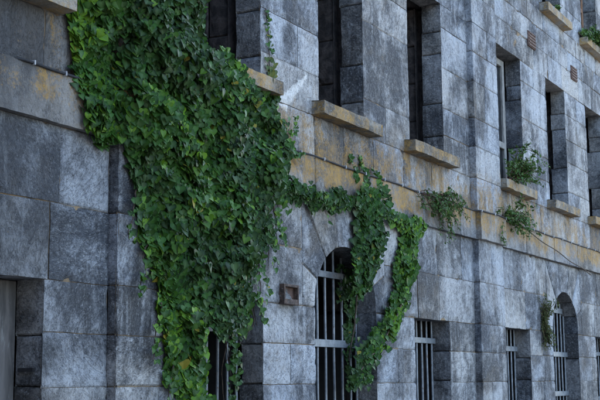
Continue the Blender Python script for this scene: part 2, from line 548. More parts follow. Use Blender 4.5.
def joints_for(u0, u1, v0, v1, dfl='LRBT'):
    """open arrises get no joint"""
    j = ''
    e = 1e-3
    hole = lambda uu_, vv_: any(a - e < uu_ < b + e and c < vv_ < d_ for a, b, c, d_ in openings)
    um, vm = (u0 + u1) / 2, (v0 + v1) / 2
    if not hole(u0 - 0.02, vm): j += 'L'
    if not hole(u1 + 0.02, vm): j += 'R'
    if not hole(um, v0 - 0.02): j += 'B'
    if not hole(um, v1 + 0.02): j += 'T'
    return j

def course(v0, v1, ulo, uhi, skip):
    vm = (v0 + v1) / 2
    holes = sorted([(a, b, c, d_) for a, b, c, d_ in openings if c < v1 - 0.01 and d_ > v0 + 0.01 and a < uhi - 0.01 and b > ulo + 0.01] + [(a, b, v0, v1) for a, b in skip])
    x = ulo
    for a, b, c, d_ in holes + [(uhi, uhi, 0, 0)]:
        if a > x + 0.02:
            big_h = v1 - v0 > 0.9
            xs = split(x, a, (0.95, 1.9) if not big_h else (1.1, 2.2), FIX.get(v0, ()))
            for p, q in zip(xs[:-1], xs[1:]):
                vis = VISLO < q and p < VISHI
                hh = (0.075 if p < 22 else 0.11) if vis and v1 > -1 else 0.6
                front_block(wall, p, q, v0, v1, 0.0, joints_for(p, q, v0, v1), hh)
        if b > x:
            x = b
        if b > a and c > v0 + 0.03 and c < v1:        # filler below the hole
            front_block(wall, a, b, v0, c, 0.0, 'LRB', 0.1)
        if b > a and d_ < v1 - 0.03 and d_ > v0:  # filler above the hole
            front_block(wall, a, b, d_, v1, 0.0, 'LRT', 0.1)

for v0, v1 in zip(LOW[:-1], LOW[1:]):
    skip = list(PIL)
    if v0 >= 1.29:
        skip += [bu for c, r, bu in AR]
    course(v0, v1, 4.0, 56.0, skip)
piers, x = [], 4.0
for a, b in sorted(list(bays) + list(PIL)):
    piers.append((x, a)); x = b
piers.append((x, 56.0))
for v0, v1 in zip(UP[:-1], UP[1:]):
    if not 5.5 < v0 < 8.5:
        course(v0, v1, 4.0, 56.0, PIL)
for a, b in piers:
    lv = [5.52] + [q + random.uniform(-0.20, 0.20) for q in (6.28, 7.06, 7.86)] + [8.60]
    if random.random() < 0.4:
        lv.pop(random.choice((1, 3)))
    for v0, v1 in zip(lv[:-1], lv[1:]):
        course(v0, v1, a, b, [])

# arch heads: voussoirs fanning from the intrados to the surrounding rectangle
def arch_head(c, r, bu):
    vs, vt = 1.30, 3.29
    ry = 1.12
    sy_ = ARCH_S - 1.30
    def arc(th):
        x = c - r * np.cos(th)
        z = vs + np.where((th > 1e-9) & (th < math.pi - 1e-9), sy_, 0) * 1.0 + ry * np.sin(th)
        z = vs + sy_ * np.minimum(1, np.sin(th) * 5) + ry * np.sin(th)
        return np.stack([x, np.zeros_like(x), z], -1)
    def outer(th):
        dx, dz = -np.cos(th), np.sin(th) + 1e-9
        W_ = bu[1] - c
        k = np.minimum(W_ / np.maximum(np.abs(dx), 1e-6), (vt - vs) / np.maximum(dz, 1e-6))
        return np.stack([c + dx * k, np.zeros_like(dx), vs + dz * k], -1)
    corner = math.atan2(vt - vs, bu[1] - c)
    ths = [0, 0.42, corner, 1.34, math.pi - 1.30, math.pi - corner, math.pi - 0.42, math.pi]
    for i, (a, b) in enumerate(zip(ths[:-1], ths[1:])):
        def fn(s, t, a=a, b=b):
            th = a + (b - a) * s
            return arc(th) * (1 - t[..., None]) + outer(th) * t[..., None]
        L = (b - a) * r * 1.2; H = 0.85
        patch(wall, fn, (0, -1, 0), L, H, 'LRT', 0.07)
        def soff(s, t, a=a, b=b):
            p = arc(a + (b - a) * s)
            p[..., 1] += t * 0.46
            return p
        def sn(s, t, a=a, b=b):
            th = a + (b - a) * s
            return np.stack([np.cos(th), np.zeros_like(th), -np.sin(th)], -1)
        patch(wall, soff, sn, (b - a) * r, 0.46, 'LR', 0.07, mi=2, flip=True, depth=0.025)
        def inner(s, t, a=a, b=b):
            p = arc(a + (b - a) * s)
            p[..., 1] += 0.44 + t * 0.75
            k = 0.08
            p[..., 0] += (p[..., 0] - c) * k
            p[..., 2] += k
            return p
        patch(wall, inner, sn, (b - a) * r, 0.7, '', 0.15, mi=3, flip=True)
    q = 0.03
    n_ = 24
    th = np.linspace(0, math.pi, n_ + 1)
    A, B = arc(th), outer(th)
    V = np.concatenate([A, B]); V[:, 1] = q
    F = [(i, i + 1, n_ + 2 + i, n_ + 1 + i) for i in range(n_)]
    wall.add(V, F, 1)
for c, r, bu in AR:
    arch_head(c, r, bu)
    # fill the slivers where the joint fan leaves the corners: mortar sheet behind
    wall.add([(bu[0], 0.05, 1.3), (bu[0], 0.05, 3.29), (c - r, 0.05, 3.29), (c - r, 0.05, 1.3)], [(0, 1, 2, 3)], 1)
    wall.add([(c + r, 0.05, 1.3), (c + r, 0.05, 3.29), (bu[1], 0.05, 3.29), (bu[1], 0.05, 1.3)], [(0, 1, 2, 3)], 1)

# jambs, soffits and inner reveals
RD = 0.45
def jamb(u, v0, v1, side, levels, arch=False, rd=RD):
    """side +1: right jamb, faces -u (towards the camera)"""
    lv = [v0] + [x + random.uniform(-0.05, 0.05) for x in levels if v0 + 0.2 < x < v1 - 0.2] + [v1]
    for k, (a, b) in enumerate(zip(lv[:-1], lv[1:])):
        w = rd + random.uniform(-0.05, 0.06)
        j = ('B' if k else '') + ('T' if k < len(lv) - 2 else '')
        cc = (random.random(), random.random(), random.random())
        fine = side > 0 and VISLO < u < VISHI and v0 > 3
        imi = 3 if v0 > 3 else 4
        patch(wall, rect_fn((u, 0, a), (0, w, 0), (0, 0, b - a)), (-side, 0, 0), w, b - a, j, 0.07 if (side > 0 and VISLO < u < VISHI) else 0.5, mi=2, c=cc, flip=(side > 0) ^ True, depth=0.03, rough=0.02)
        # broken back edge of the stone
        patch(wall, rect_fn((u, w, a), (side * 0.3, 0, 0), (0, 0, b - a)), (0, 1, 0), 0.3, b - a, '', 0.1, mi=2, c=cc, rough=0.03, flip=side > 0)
    # inner thickness of the wall, set back behind a rebate
    n_ = max(2, int((v1 - v0) / 0.75)) if fine else 2
    zs = np.linspace(v0, v1, n_ + 1)
    for a, b in zip(zs[:-1], zs[1:]):
        for p, q in ((0.68, 1.1), (1.1, 1.5)):
            patch(wall, rect_fn((u + side * (0.07 + random.uniform(-.02, .02)), p, a), (0, q - p, 0), (0, 0, b - a)), (-side, 0, 0), q - p, b - a, 'LRBT' if fine else '', 0.12 if fine else 0.6,
                  mi=imi, flip=side < 0, depth=0.03, rough=0.03)
    wall.add([(u + side * 0.30, 0.3, v0), (u + side * 0.30, 0.68, v0), (u + side * 0.30, 0.68, v1), (u + side * 0.30, 0.3, v1)], [(0, 1, 2, 3)], 3)
    wall.add([(u + side * 0.05, 0.68, v0), (u + side * 0.35, 0.68, v0), (u + side * 0.35, 0.68, v1), (u + side * 0.05, 0.68, v1)], [(0, 1, 2, 3)], 3)
    wall.add([(u + side * 0.14, 0.68, v0), (u + side * 0.14, 1.5, v0), (u + side * 0.14, 1.5, v1), (u + side * 0.14, 0.68, v1)], [(0, 1, 2, 3)], 3)

def lintel_soffit(a, b, v):
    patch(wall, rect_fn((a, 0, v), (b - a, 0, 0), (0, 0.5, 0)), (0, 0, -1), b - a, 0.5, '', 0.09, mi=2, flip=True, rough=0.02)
    patch(wall, rect_fn((a - 0.3, 0.5, v + 0.06), (b - a + 0.6, 0, 0), (0, 1.0, 0)), (0, 0, -1), b - a, 1.0, '', 0.3, mi=3, flip=True)
    wall.add([(a - .3, 0.5, v - 0.0), (b + .3, 0.5, v - 0.0), (b + .3, 0.5, v + 0.3), (a - .3, 0.5, v + 0.3)], [(0, 1, 2, 3)], 3)

levels_u = [5.47, 6.22, 7.45, 7.9]
for a, b in bays:
    for vb, vt, lv in ((WBOT, WTOP, levels_u), (T_BOT, T_TOP, [11.3, 12.2])):
        jamb(b, vb, vt, 1, [x for x in lv if x < vt])
        jamb(a, vb, vt, -1, lv)
        lintel_soffit(a, b, vt)
        # bed under the window opening
        patch(wall, rect_fn((a, 0.44, vb - 0.02), (b - a, 0, 0), (0, 1.06, 0)), (0, 0, 1), b - a, 1.06, '', 0.12, mi=3, rough=0.03)
for a, b, c in low_rect:
    jamb(b, c, 1.30, 1, [-0.70, -0.04, 0.6])
    jamb(a, c, 1.30, -1, [-0.70, -0.04, 0.6])
    lintel_soffit(a, b, 1.30)
    if c > -2:
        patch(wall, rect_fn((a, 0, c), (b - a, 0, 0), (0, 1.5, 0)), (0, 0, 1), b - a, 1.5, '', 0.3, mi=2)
for a, b in arches:
    jamb(b, -1.3, 1.32, 1, [-0.70, 0.56])
    jamb(a, -1.3, 1.32, -1, [-0.04, 0.6])
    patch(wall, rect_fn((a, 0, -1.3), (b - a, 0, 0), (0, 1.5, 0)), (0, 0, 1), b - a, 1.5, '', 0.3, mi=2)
wall.build('wall', [M_STONE, M_MORTAR, M_JAMB_SHADED, M_RUBBLE, M_ROOM], root)

# pilasters
for a, b in PIL:
    pm = Mesh()
    for k, (v0, v1) in enumerate(list(zip(LOW[:-1], LOW[1:])) + list(zip(UP[:-1], UP[1:]))):
        vis = a < 30 and v1 > -1
        hh = 0.075 if vis else 0.5
        cc = (random.random(), random.random(), random.random())
        mid = (a + b) / 2 + random.uniform(-0.25, 0.25)
        parts = [(a, mid), (mid, b)] if k % 2 else [(a, b)]
        for i, (p, q) in enumerate(parts):
            j = 'BT' + ('L' if i else '') + ('R' if i < len(parts) - 1 else '')
            front_block(pm, p, q, v0, v1, -PD, j, hh, c=cc if i == 0 else None)
        patch(pm, rect_fn((a, 0.02, v0), (0, -PD - 0.02, 0), (0, 0, v1 - v0)), (-1, 0, 0), PD + 0.02, v1 - v0, 'BT', 0.05 if vis else 0.5, c=cc, rough=0.004, depth=0.02)
        patch(pm, rect_fn((b, -PD, v0), (0, PD + 0.02, 0), (0, 0, v1 - v0)), (1, 0, 0), PD + 0.02, v1 - v0, 'BT', 0.3, rough=0.004, depth=0.02)
        pm.add([(a + 0.03, 0.02, v0), (a + 0.03, -PD, v0), (a + 0.03, -PD, v1), (a + 0.03, 0.02, v1)], [(0, 1, 2, 3)], 1)
    pm.build('pilaster', [M_STONE, M_MORTAR], root)

# string course
lm = Mesh()
segs = []
x = 4.0
for a, b in PIL:
    segs += [(x, a, 0.10), (a - 0.035, b + 0.035, PD + 0.10)]
    x = b
segs.append((x, 56.0, 0.10))
for a, b, pr in segs:
    xs = split(a, b, (1.5, 2.6)) if pr < 0.15 else [a, b]
    for i, (p, q) in enumerate(zip(xs[:-1], xs[1:])):
        cc = (random.random(), random.random(), random.random())
        vis = VISLO < q and p < VISHI
        hh = 0.06 if vis else 0.4
        j = ('L' if i else '') + ('R' if i < len(xs) - 2 else '')
        o = pr + random.uniform(-0.006, 0.006)
        patch(lm, rect_fn((p, -o, 3.29), (q - p, 0, 0), (0, 0, 0.66)), (0, -1, 0), q - p, 0.66, j, hh, c=cc, rough=0.014, depth=0.03, warp=0.016)
        patch(lm, rect_fn((p, 0.04, 3.29), (q - p, 0, 0), (0, -o - 0.04, 0)), (0, 0, -1), q - p, o + .04, j, hh, c=cc, rough=0.004, depth=0.02, warp=0.016)
        patch(lm, rect_fn((p, -o, 3.95), (q - p, 0, 0), (0, o + 0.04, 0)), (0, 0, 1), q - p, o + .04, j, hh, c=cc, rough=0.004, depth=0.02, warp=0.016)
    for e, sgn in ((a, -1), (b, 1)):
        if pr > 0.15:
            patch(lm, rect_fn((e, 0.04, 3.29), (0, -pr - 0.04, 0), (0, 0, 0.66)), (sgn, 0, 0), pr + .04, 0.66, '', 0.06, rough=0.004, flip=sgn > 0, warp=0.016)
lm.build('string_course', [M_LEDGE], root)

# sills
def sill(a, b, top):
    sm = Mesh()
    p, q = a - 0.28, b + 0.30
    cc = (random.random(), random.random(), random.random())
    pr, th = 0.26, 0.25
    kw = dict(h=0.045, c=cc, rough=0.014, warp=0.016)
    patch(sm, rect_fn((p, -pr, top - th), (q - p, 0, 0), (0, 0, th - 0.02)), (0, -1, 0), q - p, th, '', **kw)
    patch(sm, rect_fn((p, 0.03, top - th), (q - p, 0, 0), (0, -pr - 0.03, 0)), (0, 0, -1), q - p, pr, '', **kw)
    patch(sm, rect_fn((p, -pr, top - 0.02), (q - p, 0, 0), (0, pr + 0.03, 0.02)), (0, 0, 1), q - p, pr, '', **kw)
    patch(sm, rect_fn((p, 0.03, top - th), (0, -pr - 0.03, 0), (0, 0, th - 0.02)), (-1, 0, 0), pr, th, '', **kw)
    patch(sm, rect_fn((q, 0.03, top - th), (0, -pr - 0.03, 0), (0, 0, th - 0.02)), (1, 0, 0), pr, th, '', flip=True, **kw)
    patch(sm, rect_fn((a + 0.01, 0.02, top), (b - a - 0.02, 0, 0), (0, 0.5, 0.02)), (0, 0, 1), b - a, 0.5, '', **kw)
    sm.build('window_sill', M_SILL, root)
for a, b in bays:
    sill(a, b, WBOT)
    sill(a, b, T_BOT)

# dark rooms behind the wall, roof
rm = Mesh()
for v0, v1 in ((-2.9, 3.6), (3.7, 9.6), (9.7, 13.7)):
    V = [(x, y, z) for z in (v0, v1) for y in (1.5, 9.0) for x in (4.0, 56.0)]
    rm.add(V, [(0, 4, 5, 1)[::-1], (1, 5, 7, 3), (3, 7, 6, 2), (2, 6, 4, 0), (4, 6, 7, 5), (0, 1, 3, 2)][1:], 0)
# inner face of the front wall (with the same openings)
def inner_face(v0, v1, holes):
    x = 4.0
    for a, b, c, d_ in sorted(holes) + [(56.0, 56.0, 0, 0)]:
        rm.add([(x, 1.5, v0), (a, 1.5, v0), (a, 1.5, v1), (x, 1.5, v1)], [(0, 1, 2, 3)], 0)
        if a < 56:
            rm.add([(a, 1.5, v0), (b, 1.5, v0), (b, 1.5, c), (a, 1.5, c)], [(0, 1, 2, 3)], 0)
            rm.add([(a, 1.5, d_), (b, 1.5, d_), (b, 1.5, v1), (a, 1.5, v1)], [(0, 1, 2, 3)], 0)
        x = b
W_ = 0.14
inner_face(-2.9, 3.65, [(a - W_, b + W_, c, 1.36) for a, b, c in low_rect] + [(a - W_, b + W_, -1.3, 2.66) for a, b in arches])
inner_face(3.65, 9.65, [(a - W_, b + W_, WBOT, WTOP + .06) for a, b in bays])
inner_face(9.65, 13.75, [(a - W_, b + W_, T_BOT, T_TOP + .06) for a, b in bays])
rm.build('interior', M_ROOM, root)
ex = Mesh()
box(ex, 56.0, 56.5, 0.0, 9.6, GROUND, 13.9, 0)
box(ex, 4.0, 56.0, 9.1, 9.6, GROUND, 13.9, 0)
# unseen wing, added only to block skylight from the left-facing stone
box(ex, -16.0, -8.0, -48.0, 9.6, GROUND, 15.5, 0)
box(ex, -8.0, 3.5, -0.0, 9.6, GROUND, 13.9, 0)
rf = Mesh()
box(rf, -16.4, -7.6, -48.4, 9.9, 15.5, 15.9, 0, bev=0.05)  # cap of the added light-blocking wing
box(rf, 3.2, 56.8, -0.3, 9.9, 13.9, 14.25, 0, bev=0.05)
ex.build('outer_wall_and_added_wing', M_STONE, root)
rf.build('roof', M_LEDGE, root)

# partition seen through the second and third upper windows (rubble infill)
def infill(a, b, v0, v1, d):
    im = Mesh()
    z = v0
    while z < v1:
        z1 = min(z + random.uniform(0.45, 0.8), v1)
        x = a
        while x < b:
            x1 = min(x + random.uniform(0.6, 1.1), b)
            patch(im, rect_fn((x, d, z), (x1 - x, 0, 0), (0, 0, z1 - z)), (0, -1, 0), x1 - x, z1 - z, 'LRBT', 0.12, mi=0, depth=0.03, rough=0.03)
            x = x1
        z = z1
    im.add([(a, d + .02, v0), (b, d + .02, v0), (b, d + .02, v1), (a, d + .02, v1)], [(0, 1, 2, 3)], 0)
    im.build('infill_masonry', [M_JAMB_SHADED], root)
infill(14.95, 16.3, WBOT, WTOP, 0.9)
infill(18.92, 20.15, WBOT, WTOP, 1.0)

# ------------------------------------------------------------ grilles
def tube_pts(mb, pts, rad, sides=6, mi=0, c=(0.5, 0.5, 0.5)):
    pts = np.asarray(pts, float)
    n_ = len(pts)
    rad = np.broadcast_to(np.asarray(rad, float), (n_,))
    T = np.gradient(pts, axis=0)
    T /= np.maximum(np.linalg.norm(T, axis=1, keepdims=True), 1e-9)
    ref = np.array([0.3, 1, 0.2]) / 1.06
    A = np.cross(T, ref); A /= np.maximum(np.linalg.norm(A, axis=1, keepdims=True), 1e-9)
    B = np.cross(T, A)
    an = np.arange(sides) * 2 * math.pi / sides
    R_ = pts[:, None] + rad[:, None, None] * (np.cos(an)[None, :, None] * A[:, None] + np.sin(an)[None, :, None] * B[:, None])
    idx = np.arange(n_ * sides).reshape(n_, sides)
    nx = np.roll(idx, -1, axis=1)
    F = np.stack([idx[:-1], nx[:-1], nx[1:], idx[1:]], -1).reshape(-1, 4)
    mb.add(R_.reshape(-1, 3), F, mi, c)

def grille(a, b, bars, rails, v0, top_fn, d=0.40):
    g = bpy.data.objects.new('window_grille', None)
    COL.objects.link(g)
    g.parent = root
    g.location = Vector((a * S, d * S, v0 * S + EYE)) - root.location
    bpy.context.view_layer.update()
    for x in bars:
        mb = Mesh()
        zt = top_fn(x)
        zs = np.linspace(v0, zt, 14)
        pts = np.stack([x + 0.006 * np.sin(zs * 3 + x * 7), np.full(14, d), zs], -1)
        tube_pts(mb, pts, 0.026, 8)
        mb.build('bar', M_IRON, g, smooth=True)
    for p, q, z, hgt in rails:
        mb = Mesh()
        box(mb, p, q, d - 0.055, d - 0.030, z - hgt / 2, z + hgt / 2, bev=0.006)
        mb.build('rail', M_IRON, g)
flat = lambda x: 1.30
c0, r0a, _ = AR[0]
grille(18.68, 21.2, [18.81, 19.16, 19.50, 19.82, 20.16, 20.50, 20.84, 21.10],
       [(18.9, 20.62, 1.98, 0.12), (18.66, 21.22, 0.70, 0.14), (18.66, 21.22, -0.95, 0.14)], -1.3,
       lambda x: ARCH_S + 1.1 * math.sqrt(max(0, 1 - ((x - c0) / r0a) ** 2)))
grille(14.98, 16.88, [15.12, 15.48, 15.82, 16.13, 16.41, 16.70], [(14.95, 16.78, 0.86, 0.13), (14.95, 16.78, -0.95, 0.13)], -1.3, lambda x: 1.30 if abs(x - 16.41) < .01 else 0.88)
grille(23.06, 25.0, [23.2 + 0.28 * k for k in range(7)], [(23.04, 25.0, 0.87, 0.12), (23.04, 25.0, -0.95, 0.12)], -1.3, flat)
grille(28.71, 30.6, [28.85 + 0.27 * k for k in range(7)], [(28.7, 30.6, 0.80, 0.13), (28.7, 30.6, -0.95, 0.12)], -1.3, flat)
c1, r1a, _ = AR[1]
grille(32.62, 35.1, [32.8 + 0.31 * k for k in range(8)], [(33.0, 34.75, 1.98, 0.15), (32.6, 35.1, 0.72, 0.14), (32.6, 35.1, -0.40, 0.14)], -1.3,
       lambda x: ARCH_S + 1.1 * math.sqrt(max(0, 1 - ((x - c1) / r1a) ** 2)))
grille(37.0, 38.9, [37.15 + 0.3 * k for k in range(6)], [(37.0, 38.9, 0.80, 0.12), (37.0, 38.9, -0.60, 0.12)], -1.3, flat)

# door on the left
dr = Mesh()
for k in range(5):
    a = 9.57 + k * 0.39
    box(dr, a, a + 0.38, 0.42, 0.48, -2.9, 1.29, bev=0.012)
dr.build('door', M_BOARD, root)
# dark slot in the door jamb
sl = Mesh()
box(sl, 11.50, 11.537, 0.12, 0.36, 0.155, 0.20)
sl.build('jamb_slot', M_RUBBER, root)

# timber window frame in the fourth upper window, brown frame on the top floor
def frame(a, b, v0, v1, d, mat, w=0.11, cross=(), pane=True, mull=()):
    f = Mesh()
    dd = 0.12
    box(f, a, a + w, d, d + dd, v0, v1, bev=0.01)
    box(f, b - w, b, d, d + dd, v0, v1, bev=0.01)
    box(f, a + w, b - w, d, d + dd, v1 - w, v1, bev=0.01)
    box(f, a + w, b - w, d, d + dd, v0, v0 + w, bev=0.01)
    for z in cross:
        box(f, a + w, b - w, d - .01, d + dd - .02, z - w / 2, z + w / 2, bev=0.01)
    for x in mull:
        box(f, x - w / 2, x + w / 2, d - .012, d + dd - .02, v0 + w, v1 - w, bev=0.01)
    fo = f.build('window_frame', mat, root)
    if pane:
        pm_ = Mesh()
        box(pm_, a + w + .004, b - w - .004, d + 0.06, d + 0.07, v0 + w + .004, v1 - w - .004)
        pm_.build('pane', mg, fo)
frame(28.72, 30.26, WBOT + 0.03, 8.50, 0.34, M_TIMBER, 0.17, (6.15,))
frame(36.99, 38.45, T_BOT + 0.03, 13.15, 0.32, M_BROWNWOOD, 0.15, (12.1,))

# air vents
def vent(u0, u1, v0, v1, open_=False):
    t = Mesh()
    if open_:
        w = 0.045
        box(t, u0, u0 + w, -0.10, 0.02, v0, v1, bev=0.006)
        box(t, u1 - w, u1, -0.10, 0.02, v0, v1, bev=0.006)
        box(t, u0 + w, u1 - w, -0.10, 0.02, v0, v0 + w * 2.0, bev=0.006)
        box(t, u0 + w, u1 - w, -0.10, 0.02, v1 - w, v1, bev=0.006)
        t.build('vent_hood', M_RUSTBOX, root)
        t2 = Mesh()
        box(t2, u0 + w, u1 - w, -0.010, -0.004, v0 + w * 2, v1 - w)
        t2.build('vent_back', M_RUST, root)
    else:
        box(t, u0, u1, -0.035, 0.02, v0, v1, bev=0.008)
        k = 5
        for i in range(k):
            z = v0 + (v1 - v0) * (i + 0.5) / k
            box(t, u0 + .03, u1 - .03, -0.055, -0.036, z - 0.02, z + 0.02)
        t.build('air_vent', M_RUST, root)
vent(17.42, 17.93, 1.29, 1.63, True)
vent(31.35, 31.98, 9.18, 9.62)
vent(35.5, 36.1, 9.15, 9.58)

# ------------------------------------------------------------ cable with clips
def tag(o, label, cat, group=None, kind=None):
    if label: o['label'] = label
    if cat: o['category'] = cat
    if group: o['group'] = group
    if kind: o['kind'] = kind
    return o

def empty(name, u, d, v):
    o = bpy.data.objects.new(name, None)
    COL.objects.link(o)
    o.location = (u * S, d * S, v * S + EYE)
    bpy.context.view_layer.update()
    return o
cr = empty('cable', 10.9, -0.1, 3.96)
tag(cr, 'thin black cable clipped along the top edge of the stone string course', 'cable')
cu = np.arange(10.72, 41.0, 0.12)
cd = np.full_like(cu, -0.115)
cd[0] = 0.02; cd[1] = -0.07
for a, b in PIL:
    wgt = np.clip((cu - (a - 0.12)) / 0.1, 0, 1) * np.clip(((b + 0.12) - cu) / 0.1, 0, 1)
    cd = cd - PD * wgt
cv = 3.965 + 0.008 * np.sin(cu * 2.1) - 0.012 * np.abs(np.sin(cu * 1.7))
mb = Mesh()
tube_pts(mb, np.stack([cu, cd, cv], -1), 0.018, 8)
mb.build('sheath', M_RUBBER, cr, smooth=True)
for x in [11.12, 11.72] + list(np.arange(18.0, 40.5, 0.86)):
    dpos = float(np.interp(x, cu, cd)); vpos = float(np.interp(x, cu, cv))
    mb = Mesh()
    box(mb, x - 0.012, x + 0.012, dpos - 0.030, dpos + 0.04, vpos - 0.028, vpos + 0.034, bev=0.006)
    mb.build('clip', M_CLIP, cr)

# ------------------------------------------------------------ foliage
def ivy_outline():
    # half outline of an ivy leaf, tip at (0,-1), stalk at the origin
    half = [(0.0, 0.0), (0.24, 0.17), (0.50, 0.14), (0.64, -0.10), (0.54, -0.36), (0.28, -0.68), (0.0, -0.98)]
    return half
def ovate_outline():
    return [(0.0, 0.0), (0.16, -0.12), (0.26, -0.4), (0.18, -0.72), (0.0, -1.0)]

def leaf_template(half):
    """vertices: midrib points and the two sides; returns V (x,y) and faces"""
    n_ = len(half)
    ys = [p[1] for p in half]
    V, vein = [], []
    mid = []
    for k, (x, y) in enumerate(half):
        my = min(y, 0.0) if 0 < k < n_ - 1 else y
        if 0 < k < n_ - 1:
            my = -k / (n_ - 1.0) * 0.9
        mid.append(len(V)); V.append((0, my)); vein.append(1)
    rs, ls = [], []
    for k in range(1, n_ - 1):
        rs.append(len(V)); V.append(half[k]); vein.append(0)
    for k in range(1, n_ - 1):
        ls.append(len(V)); V.append((-half[k][0], half[k][1])); vein.append(0)
    R_ = [mid[0]] + rs + [mid[-1]]
    L_ = [mid[0]] + ls + [mid[-1]]
    F = []
    for k in range(n_ - 1):
        if R_[k] == mid[k]:
            F.append((mid[k], mid[k + 1], R_[k + 1], R_[k + 1]))
            F.append((mid[k], L_[k + 1], mid[k + 1], mid[k + 1]))
        elif R_[k + 1] == mid[k + 1]:
            F.append((mid[k], mid[k + 1], R_[k], R_[k]))
            F.append((mid[k], L_[k], mid[k + 1], mid[k + 1]))
        else:
            F.append((mid[k], mid[k + 1], R_[k + 1], R_[k]))
            F.append((mid[k], L_[k], L_[k + 1], mid[k + 1]))
    return np.array(V, float), F, np.array(vein, float)

T_IVY = leaf_template(ivy_outline())
T_OVA = leaf_template(ovate_outline())

def leaves(mb, P, Nrm, down, size, tone, tmpl=T_IVY, rng=None):
    """many leaves: P centres, Nrm face normals, down = tip directions, all (n,3)"""
    V2, F, vein = tmpl
    n_ = len(P)
    Nrm = Nrm / np.linalg.norm(Nrm, axis=1, keepdims=True)
    D = down - (down * Nrm).sum(1, keepdims=True) * Nrm
    D /= np.maximum(np.linalg.norm(D, axis=1, keepdims=True), 1e-6)
    X = np.cross(D, Nrm)
    sx = size[:, None] * rng.uniform(0.80, 1.15, (n_, 1))
    x = V2[None, :, 0] * sx
    y = V2[None, :, 1] * size[:, None]
    fold = rng.uniform(0.05, 0.35, (n_, 1)); curl = rng.uniform(-0.25, 0.5, (n_, 1))
    z = -np.abs(x) * -fold - (y / np.maximum(size[:, None], 1e-6)) ** 2 * curl * size[:, None] + rng.uniform(-1, 1, (n_, 1)) * x * 0.2
    y = y + 0.35 * size[:, None]
    W = P[:, None] + x[..., None] * X[:, None] - y[..., None] * D[:, None] + z[..., None] * Nrm[:, None]
    nv = len(V2)
    base = (np.arange(n_) * nv)[:, None, None]
    Fq = np.array([f for f in F if f[2] != f[3]], int).reshape(-1, 4)
    Ft = np.array([f[:3] for f in F if f[2] == f[3]], int).reshape(-1, 3)
    C = np.zeros((n_, nv, 3))
    C[..., 0] = np.clip(tone, 0, 1)[:, None]
    C[..., 1] = rng.uniform(0, 1, n_)[:, None]
    C[..., 2] = vein[None]
    mb.add(W.reshape(-1, 3), (Fq[None] + base).reshape(-1, 4), 0, C.reshape(-1, 3))
    off0 = mb.n - n_ * nv
    mb.F.append(((Ft[None] + base).reshape(-1, 3) + off0, 0))

def inside(pts, poly):
    x, y = pts[:, 0], pts[:, 1]
    r = np.zeros(len(x), bool)
    p = np.asarray(poly)
    q = np.roll(p, 1, axis=0)
    for (x1, y1), (x2, y2) in zip(p, q):
        cnd = ((y1 > y) != (y2 > y)) & (x < (x2 - x1) * (y - y1) / (y2 - y1 + 1e-12) + x1)
        r ^= cnd
    return r

def edge_dist(pts, poly):
    p = np.asarray(poly, float)
    q = np.roll(p, 1, axis=0)
    dmin = np.full(len(pts), 9.0)
    for a, b in zip(p, q):
        ab = b - a
        t = np.clip(((pts - a) @ ab) / (ab @ ab + 1e-9), 0, 1)
        dmin = np.minimum(dmin, np.linalg.norm(pts - (a + t[:, None] * ab), axis=1))
    return dmin

